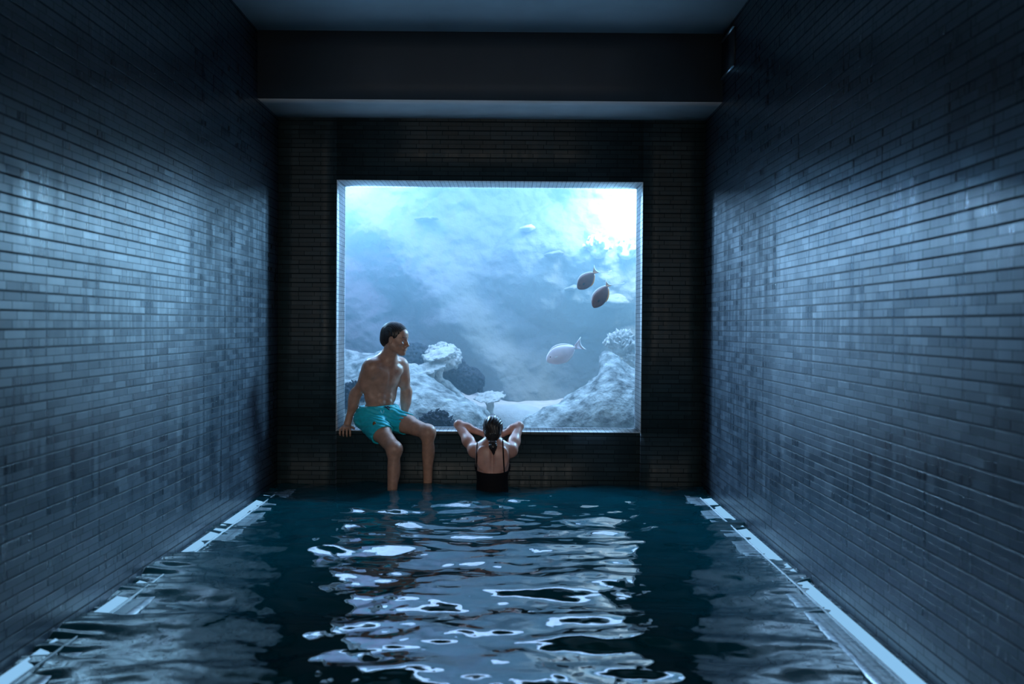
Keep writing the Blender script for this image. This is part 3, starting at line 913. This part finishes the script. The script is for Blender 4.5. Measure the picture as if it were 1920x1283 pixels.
def man():
    root = empty('person', (-1.08, 8.12, WZ0))
    tag(root, 'person in turquoise swim shorts sitting sideways on the window sill, legs in the water', 'person')
    h = 0.0052
    F = Field((-1.50, 7.42, -0.30), (-0.50, 8.385, 1.40), h)
    tf = Vector((0.66, -0.75, 0)).normalized(); tl = Vector((-tf.y, tf.x, 0)); tu = Vector((0, 0, 1))
    lean = (P(727, 690, 8.08) - P(708, 780, 8.12)).normalized()
    A = [tuple(tf), tuple(tl), tuple(tu)]
    ch = P(719, 704, 8.09); ab = P(713, 744, 8.11); pv = P(707, 780, 8.12)
    sc = P(725, 684, 8.09)
    sR = P(699, 689, 7.98); sL = P(750, 686, 8.20)
    nb = P(729, 676, 8.07); hc = P(741, 636, 8.02)
    # torso
    F.ell(ch, (0.100, 0.150, 0.140), 0.05, A)
    F.ell(ch + tu * 0.075, (0.075, 0.150, 0.07), 0.05, A)
    F.ell(ab, (0.086, 0.128, 0.13), 0.05, A)
    F.ell(pv + tu * 0.01, (0.105, 0.142, 0.105), 0.05, A)
    F.ell(pv - tf * 0.05 - tu * 0.02, (0.10, 0.16, 0.09), 0.05, A)
    for q in (-1, 1):
        F.ell(ch + tf * 0.062 + tl * 0.070 * q + tu * 0.040, (0.042, 0.072, 0.055), 0.022, A)     # chest muscle
        F.cone(ch + tl * 0.135 * q + tu * 0.06 - tf * 0.02, ab + tl * 0.10 * q, 0.05, 0.035, 0.05)
        for r_ in range(3):
            F.ell(ab + tf * 0.075 + tl * 0.034 * q + tu * (0.062 - 0.052 * r_), (0.018, 0.027, 0.023), 0.014, A)
        F.cone(nb + tl * 0.015 * q + tf * 0.045 - tu * 0.005, (sR if q < 0 else sL) + tf * 0.03 + tu * 0.03, 0.011, 0.011, 0.014)   # collar bone
        F.cone(nb + tu * 0.05 - tf * 0.015, (sR if q < 0 else sL) + tu * 0.028 - tf * 0.01, 0.042, 0.030, 0.05)      # neck to shoulder
        F.ball(ch + tf * 0.108 + tl * 0.085 * q + tu * 0.012, 0.0045, 0.006)
    F.cone(ch + tf * 0.125 + tu * 0.085, ab + tf * 0.108 - tu * 0.02, 0.010, 0.007, 0.016, sub=True)
    F.ball(ab + tf * 0.10 - tu * 0.075, 0.008, 0.008, sub=True)
    F.cone(ab + tf * 0.118 + tl * 0.06 - tu * 0.088, ab + tf * 0.118 - tl * 0.06 - tu * 0.088, 0.005, 0.005, 0.01, sub=True)
    # neck and head
    F.cone(nb - tu * 0.02, hc - tu * 0.045 - Vector((0.03, 0, 0)), 0.062, 0.056, 0.03)
    F.cone(nb + tf * 0.035, hc + Vector((-0.035, -0.045, -0.05)), 0.016, 0.014, 0.02)
    hf = Vector((0.93, -0.30, -0.14)).normalized()
    W, HA = head_prims(F, hc, hf, 1.06)
    # arms
    def arm(s, e, w_):
        F.ball(s, 0.060, 0.04)
        F.ell(s.lerp(e, 0.12), (0.058, 0.058, 0.07), 0.04)
        F.cone(s, e, 0.050, 0.038, 0.04)
        F.ell(s.lerp(e, 0.5) + Vector((0.008, -0.012, 0)), (0.047, 0.047, 0.085), 0.03)
        F.ball(e, 0.036, 0.03)
        F.cone(e, w_, 0.040, 0.025, 0.03)
        F.ell(e.lerp(w_, 0.28), (0.043, 0.043, 0.075), 0.03)
    eR = P(667, 738, 8.07); wR = P(652, 792, 8.09)
    arm(sR, eR, wR)
    eL = P(762, 735, 8.26); wL = P(757, 788, 8.26)
    arm(sL, eL, wL)
    # right hand over the edge of the sill
    kz = WZ0
    pc = Vector((wR.x - 0.012, 8.085, kz + 0.026))
    F.cone(wR, pc, 0.026, 0.026, 0.02)
    F.ell(pc + Vector((0, -0.015, 0)), (0.042, 0.045, 0.017), 0.02)
    for i, (dx, ln) in enumerate(((-0.034, 0.8), (-0.012, 0.95), (0.011, 1.0), (0.033, 0.92))):
        k0 = Vector((pc.x + dx, 8.052, kz + 0.022)); k1 = Vector((pc.x + dx * 1.2, 8.028, kz + 0.012)); k2 = Vector((pc.x + dx * 1.25, 8.024, kz - 0.022 * ln)); k3 = Vector((pc.x + dx * 1.2, 8.034, kz - 0.044 * ln))
        finger(F, [k0, k1, k2, k3], 0.0105, 0.0075)
    finger(F, [pc + Vector((0.030, 0.02, 0.002)), pc + Vector((0.058, 0.0, -0.004)), pc + Vector((0.068, -0.028, -0.010))], 0.012, 0.009)
    # left hand flat on the sill behind the thigh
    pc = Vector((wL.x, 8.26, kz + 0.018))
    F.cone(wL, pc + Vector((0, 0, 0.008)), 0.026, 0.022, 0.02)
    F.ell(pc + Vector((0.01, -0.03, 0)), (0.040, 0.045, 0.015), 0.02)
    for dx, ln in ((-0.034, 0.8), (-0.012, 0.95), (0.011, 1.0), (0.033, 0.9)):
        b0 = pc + Vector((0.01 + dx, -0.06, 0.0))
        finger(F, [b0, b0 + Vector((dx * 0.2, -0.035 * ln, 0.003)), b0 + Vector((dx * 0.3, -0.07 * ln, -0.006))], 0.010, 0.0078)
    finger(F, [pc + Vector((-0.03, 0.0, 0)), pc + Vector((-0.06, -0.025, -0.004)), pc + Vector((-0.07, -0.05, -0.006))], 0.012, 0.009)
    # legs
    hR = P(695, 788, 8.07); kR = P(739, 843, 7.70); hL = P(730, 784, 8.15); kL = P(802, 811, 7.86)
    aR = Vector((P(733, 925, 7.68).x, 7.70, -0.13)); aL = Vector((P(802, 912, 7.95).x, 7.93, 0.00))
    for hp, kn, an in ((hR, kR, aR), (hL, kL, aL)):
        F.cone(hp, kn, 0.086, 0.056, 0.05)
        F.ell(hp.lerp(kn, 0.45) + Vector((0, 0, 0.01)), (0.075, 0.085, 0.07), 0.04)
        F.ball(kn, 0.054, 0.03)
        F.ball(kn + Vector((0.01, -0.03, 0.005)), 0.030, 0.03)
        F.cone(kn, an, 0.050, 0.034, 0.04)
        F.ell(kn.lerp(an, 0.35) + Vector((0.005, 0.028, 0)), (0.046, 0.042, 0.105), 0.03)
        F.cone(kn + Vector((0, -0.03, -0.06)), an + Vector((0, -0.014, 0.05)), 0.018, 0.014, 0.02)
        hl = an + Vector((0.0, 0.03, -0.03)); bt = an + Vector((0.03, -0.14, -0.075))
        F.cone(hl, bt, 0.032, 0.026, 0.03); F.ell(bt, (0.045, 0.035, 0.02), 0.02)
        for i in range(5):
            t0 = bt + Vector((-0.034 + 0.017 * i, -0.02, -0.004))
            F.cone(t0, t0 + Vector((0.004, -0.042 + 0.004 * abs(i - 1), -0.006)), 0.0095, 0.008, 0.005)
    F.cut((0, 0, WZ0 - 0.0), (0, 0, -1), 0.004) if False else None
    me = F.mesh('body', 1)
    body = link('body', me, M['skin'], root)
    # hair, slicked back
    H = Field(tuple(hc - Vector((0.18,) * 3)), tuple(hc + Vector((0.18,) * 3)), 0.0032)
    s = 1.06
    H.ell(W(-0.014, 0, 0.034), (0.108 * s, 0.0835 * s, 0.0975 * s), 0.02, HA)
    H.ell(W(-0.06, 0, -0.02), (0.055 * s, 0.064 * s, 0.055 * s), 0.03, HA)
    f, l, u = frame(hf)
    H.cut(W(0.060, 0, 0.060), f * 0.86 - u * 0.50, 0.01)
    H.cut(W(0, 0, -0.068), -u + f * 0.5, 0.01)
    for q in (-1, 1):
        H.ell(W(0.004, q * 0.082, -0.014), (0.024 * s, 0.02 * s, 0.036 * s), 0.008, HA, sub=True)
    I = np.nonzero(np.abs(H.F) < 0.02)
    p = [H.lo[i] + H.h * I[i] - hc[i] for i in range(3)]
    lc = p[0] * l[0] + p[1] * l[1] + p[2] * l[2]; fc = p[0] * f[0] + p[1] * f[1] + p[2] * f[2]
    H.F[I] += (0.0022 * np.sin(lc * 620 + 9 * fc + 5 * np.sin(fc * 30))).astype(np.float32)
    link('hair', H.mesh('hair', 0), M['hair'], root)
    for q in (-1, 1):
        B = Field(tuple(W(0.09, q * 0.03, 0.025) - Vector((0.05,) * 3)), tuple(W(0.09, q * 0.03, 0.025) + Vector((0.05,) * 3)), 0.002)
        B.cone(W(0.0945, q * 0.013, 0.024), W(0.082, q * 0.047, 0.0255), 0.0058, 0.004, 0.003)
        link('eyebrow', B.mesh('eyebrow'), M['hair'], root)
        B = Field(tuple(W(0.08, q * 0.031, 0) - Vector((0.03,) * 3)), tuple(W(0.08, q * 0.031, 0) + Vector((0.03,) * 3)), 0.0015)
        B.ball(W(0.0762, q * 0.031, -0.0015), 0.0118, 0.002)
        link('eye', B.mesh('eye'), M['eye'], root)
    # swim shorts
    S = Field((-1.40, 7.60, 0.28), (-0.60, 8.38, 0.80), 0.0048)
    S.ell(pv + tu * 0.015, (0.128, 0.166, 0.14), 0.05, A)
    S.ell(ab - tu * 0.09, (0.105, 0.143, 0.10), 0.05, A)
    S.ell(pv - tf * 0.06 - tu * 0.02, (0.115, 0.17, 0.095), 0.05, A)
    S.cone(hR + Vector((-0.01, 0, 0)), hR.lerp(kR, 0.60), 0.104, 0.093, 0.05)
    S.cone(hL, hL.lerp(kL, 0.60), 0.100, 0.088, 0.05)
    # folds run across the lap towards the crotch
    I = np.nonzero(np.abs(S.F) < 0.03)
    g = [S.lo[i] + S.h * I[i] for i in range(3)]
    wrp = fbm(g[0] * 6, g[1] * 6, g[2] * 6, 2, 77)
    S.F[I] += (0.0055 * np.sin((g[2] * 1.0 + g[0] * 0.25 + g[1] * 0.35) * 175 + wrp * 7) * (0.45 + 0.8 * np.clip(wrp + 0.4, 0, 1)) + 0.006 * fbm(g[0] * 12, g[1] * 12, g[2] * 12, 3, 78)).astype(np.float32)
    wb = P(711, 761, 8.06)
    S.cut(wb, Vector((-0.04, 0, 1)), 0.006)
    for hp, kn, fr in ((hR, kR, 0.53), (hL, kL, 0.47)):
        n = ((kn - hp).normalized() + Vector((0, 0, -0.22))).normalized(); c = hp.lerp(kn, fr)
        # hem: cut a capsule-shaped region beyond the hem plane only
        bx = S._box(c - Vector((0.2,) * 3), c + Vector((0.2,) * 3), 0)
        sl, X, Y, Z = bx
        d = -((X - c[0]) * n[0] + (Y - c[1]) * n[1] + (Z - c[2]) * n[2])
        S.F[sl] = np.where(((X - c[0]) * n[0] + (Y - c[1]) * n[1] + (Z - c[2]) * n[2]) > -0.3, np.maximum(S.F[sl], -d), S.F[sl]).astype(np.float32)
        S.cone(hp.lerp(kn, fr - 0.12), kn, 0.080, 0.078, 0.006, sub=True)
    # keep the sill free
    S.cut((0, 0, WZ0 + 0.002), (0, 0, -1), 0.004) if False else None
    link('swim_shorts', S.mesh('swim_shorts', 1), M['shorts'], root)
    sh = bpy.data.objects['swim_shorts']
    bt = BVHTree.FromPolygons([v.co.copy() for v in sh.data.vertices], [list(p.vertices) for p in sh.data.polygons])
    eye = Vector((0, 0, CZ))

    def onto(px, py, off=0.004, d=8.0):
        t = P(px, py, d); dr = (t - eye).normalized()
        hit = bt.ray_cast(eye, dr)
        return (hit[0] - dr * off) if hit[0] else t
    def cord(nm, pts, r, mat, off=0.002):
        tube(nm, [onto(a, b, off) for a, b in pts], r, mat, sh)
    cord('drawstring', [(721, 763), (724, 764), (727, 766.5), (730, 769)], 0.0055, M['navy'])
    cord('drawstring', [(725, 763.5), (728, 763), (731, 765)], 0.005, M['navy'])
    cord('drawstring_loop', [(713.5, 769), (713.8, 773), (716, 776), (719, 775), (719.6, 769.5)], 0.0022, M['palecord'])
    # round badge on the thigh
    c = onto(701.5, 795, 0.001)
    Bd = Field(tuple(c - Vector((0.03,) * 3)), tuple(c + Vector((0.03,) * 3)), 0.0022)
    Bd.ell(c, (0.013, 0.007, 0.018), 0.002)
    link('badge', Bd.mesh('badge'), M['badge'], sh)


man()


def woman():
    root = empty('person', (-0.14, 7.80, ZP))
    tag(root, 'person in a black swimsuit standing in the pool seen from behind, elbows on the sill', 'person')
    h = 0.0052
    F = Field((-0.56, 7.50, -0.99), (0.22, 8.385, 0.64), h)
    hc = P(924, 806, 7.80)
    cx = P(923, 880, 7.76).x
    sL = P(890, 846, 7.84); sR = P(958, 846, 7.84)
    T = lambda dx, y, z: Vector((cx + dx, y, z))
    F.ell(T(0, 7.79, 0.22), (0.132, 0.088, 0.17), 0.05)
    F.ell(T(0, 7.775, 0.30), (0.125, 0.068, 0.09), 0.05)
    F.ell(T(0, 7.79, 0.02), (0.118, 0.085, 0.16), 0.06)
    F.ell(T(0, 7.79, -0.16), (0.165, 0.115, 0.15), 0.06)
    for q in (-1, 1):
        F.ell(T(q * 0.07, 7.86, 0.17), (0.065, 0.055, 0.065), 0.03)
        F.ell(T(q * 0.075, 7.722, 0.255), (0.05, 0.018, 0.085), 0.03)       # shoulder blade
        F.ell(T(q * 0.075, 7.735, -0.19), (0.08, 0.075, 0.09), 0.04)
        F.cone(T(q * 0.085, 7.79, -0.22), T(q * 0.075, 7.77, -0.57), 0.085, 0.052, 0.05)
        F.cone(T(q * 0.075, 7.77, -0.57), T(q * 0.075, 7.76, -0.92), 0.050, 0.034, 0.04)
        F.ell(T(q * 0.075, 7.745, -0.68), (0.044, 0.045, 0.10), 0.04)
        F.cone(T(q * 0.078, 7.745, -0.945), T(q * 0.095, 7.90, -0.96), 0.03, 0.022, 0.03)
    F.cone(T(0, 7.705, 0.36), T(0, 7.69, 0.0), 0.008, 0.008, 0.022, sub=True)
    F.cone(T(0, 7.785, 0.32), hc + Vector((0, 0, -0.05)), 0.052, 0.046, 0.04)
    W, HA = head_prims(F, hc, Vector((0.02, 1, 0.08)), 0.93)
    eL = P(860, 797, 8.06); eR = P(973, 800, 8.06)
    hand = Vector((hc.x, 7.955, 0.395))
    for q, s, e in ((-1, sL, eL), (1, sR, eR)):
        F.cone(T(q * 0.03, 7.775, 0.375), s + Vector((0, -0.01, 0.02)), 0.035, 0.032, 0.04)
        F.ball(s, 0.047, 0.04)
        F.cone(s, e, 0.046, 0.036, 0.035)
        F.ell(s.lerp(e, 0.4) + Vector((0, 0, -0.008)), (0.045, 0.06, 0.045), 0.035)
        F.ball(e, 0.034, 0.02)
        wr = Vector((hc.x + q * 0.075, 7.985, 0.415))
        F.cone(e, wr, 0.038, 0.023, 0.012)
        F.ell(e.lerp(wr, 0.3), (0.055, 0.036, 0.038), 0.02)
        pc = wr + Vector((-q * 0.045, -0.015, -0.008 + 0.012 * q))
        F.cone(wr, pc, 0.022, 0.020, 0.015)
        F.ell(pc + Vector((-q * 0.01, 0, 0)), (0.042, 0.014, 0.034), 0.012)
        for i in range(4):
            b0 = pc + Vector((-q * 0.035, 0.0, 0.026 - 0.017 * i))
            finger(F, [b0, b0 + Vector((-q * 0.03, -0.008, 0.0)), b0 + Vector((-q * 0.055, -0.004, -0.004))], 0.0085, 0.0068, 0.004)
        finger(F, [pc + Vector((q * 0.01, -0.01, 0.025)), pc + Vector((-q * 0.01, -0.022, 0.045)), pc + Vector((-q * 0.02, -0.026, 0.064))], 0.0095, 0.0075)
    me = F.mesh('body', 1)
    body = link('body', me, M['skin_w'], root)
    bt = BVHTree.FromPolygons([v.co.copy() for v in me.vertices], [list(p.vertices) for p in me.polygons])
    # wet hair drawn back into a short tail
    H = Field(tuple(hc - Vector((0.15, 0.20, 0.25))), tuple(hc + Vector((0.15,) * 3)), 0.0032)
    s = 0.93
    H.ell(W(-0.014, 0, 0.033), (0.108 * s, 0.085 * s, 0.098 * s), 0.02, HA)
    H.ell(W(-0.065, 0, -0.03), (0.050 * s, 0.060 * s, 0.050 * s), 0.03, HA)
    f, l, u = frame(Vector((0.02, 1, 0.08)))
    H.cut(W(0.05, 0, 0.06), f * 0.80 - u * 0.60, 0.01)
    tb = hc + Vector((0, -0.088, -0.085))
    H.cone(hc + Vector((0, -0.075, -0.03)), tb, 0.050, 0.024, 0.03)
    H.cone(tb, tb + Vector((0.004, -0.012, -0.035)), 0.026, 0.030, 0.01)
    H.cone(tb + Vector((0.004, -0.012, -0.035)), tb + Vector((0.010, -0.006, -0.095)), 0.028, 0.009, 0.02)
    I = np.nonzero(np.abs(H.F) < 0.02)
    p = [H.lo[i] + H.h * I[i] - hc[i] for i in range(3)]
    an = np.arctan2(p[0], p[2] + 0.10)
    H.F[I] += (0.0020 * np.sin(an * 46 + 4 * np.sin(p[2] * 40))).astype(np.float32)
    hair = link('hair', H.mesh('hair'), M['hair'], root)
    pts = [tb + Vector((0.027 * math.cos(t), 0.027 * math.sin(t), -0.004 * math.sin(t))) for t in [2 * math.pi * i / 16 for i in range(17)]]
    tube('hair_tie', pts, 0.006, M['tie'], hair)
    # swimsuit
    S = Field((-0.40, 7.56, -0.34), (0.12, 7.99, 0.20), 0.005)
    lo = S.lo; g = F
    o = np.round((S.lo - F.lo) / F.h).astype(int)
    S = Field(tuple(F.lo + o * F.h), (0.12, 7.99, 0.20), F.h)
    S.F = F.F[o[0]:o[0] + S.n[0], o[1]:o[1] + S.n[1], o[2]:o[2] + S.n[2]] - 0.0065
    zz = S.lo[2] + S.h * np.arange(S.n[2])[None, None, :]; xx = S.lo[0] + S.h * np.arange(S.n[0])[:, None, None]; yy = S.lo[1] + S.h * np.arange(S.n[1])[None, :, None]
    top = 0.138 + 0.018 * np.clip(np.abs(xx - cx) / 0.13, 0, 1) ** 3 + 0.10 * np.clip((yy - 7.80) / 0.1, 0, 1)
    leg = -0.26 + 0.9 * np.clip(np.abs(xx - cx) - 0.03, 0, 1)
    S.F = np.maximum(S.F, np.maximum(zz - top, leg - zz)).astype(np.float32)
    suit = link('swimsuit', S.mesh('swimsuit', 1), M['suit'], root)
    for x0, x1, z1 in ((P(893.5, 885, 7.7).x, P(894, 840, 7.7).x, 0.385), (P(945.5, 885, 7.7).x, P(942.5, 840, 7.7).x, 0.385)):
        pts = []
        for i in range(16):
            t = i / 15; z = 0.14 + (z1 - 0.14) * t; x = x0 + (x1 - x0) * t
            hit = bt.ray_cast(Vector((x, 7.3, z)), Vector((0, 1, 0)))
            if hit[0] and hit[0].y < 7.86:
                pts.append(hit[0] + Vector((0, -0.001, 0)))
        last = pts[-1]
        for k in range(1, 7):
            hit = bt.ray_cast(Vector((last.x, last.y + 0.015 * k, 0.6)), Vector((0, 0, -1)))
            if hit[0] and hit[0].z < 0.45:
                pts.append(hit[0] + Vector((0, 0, 0.001)))
        tube('shoulder_strap', pts, 0.0045, M['suit'], suit, flat=1.2)


woman()
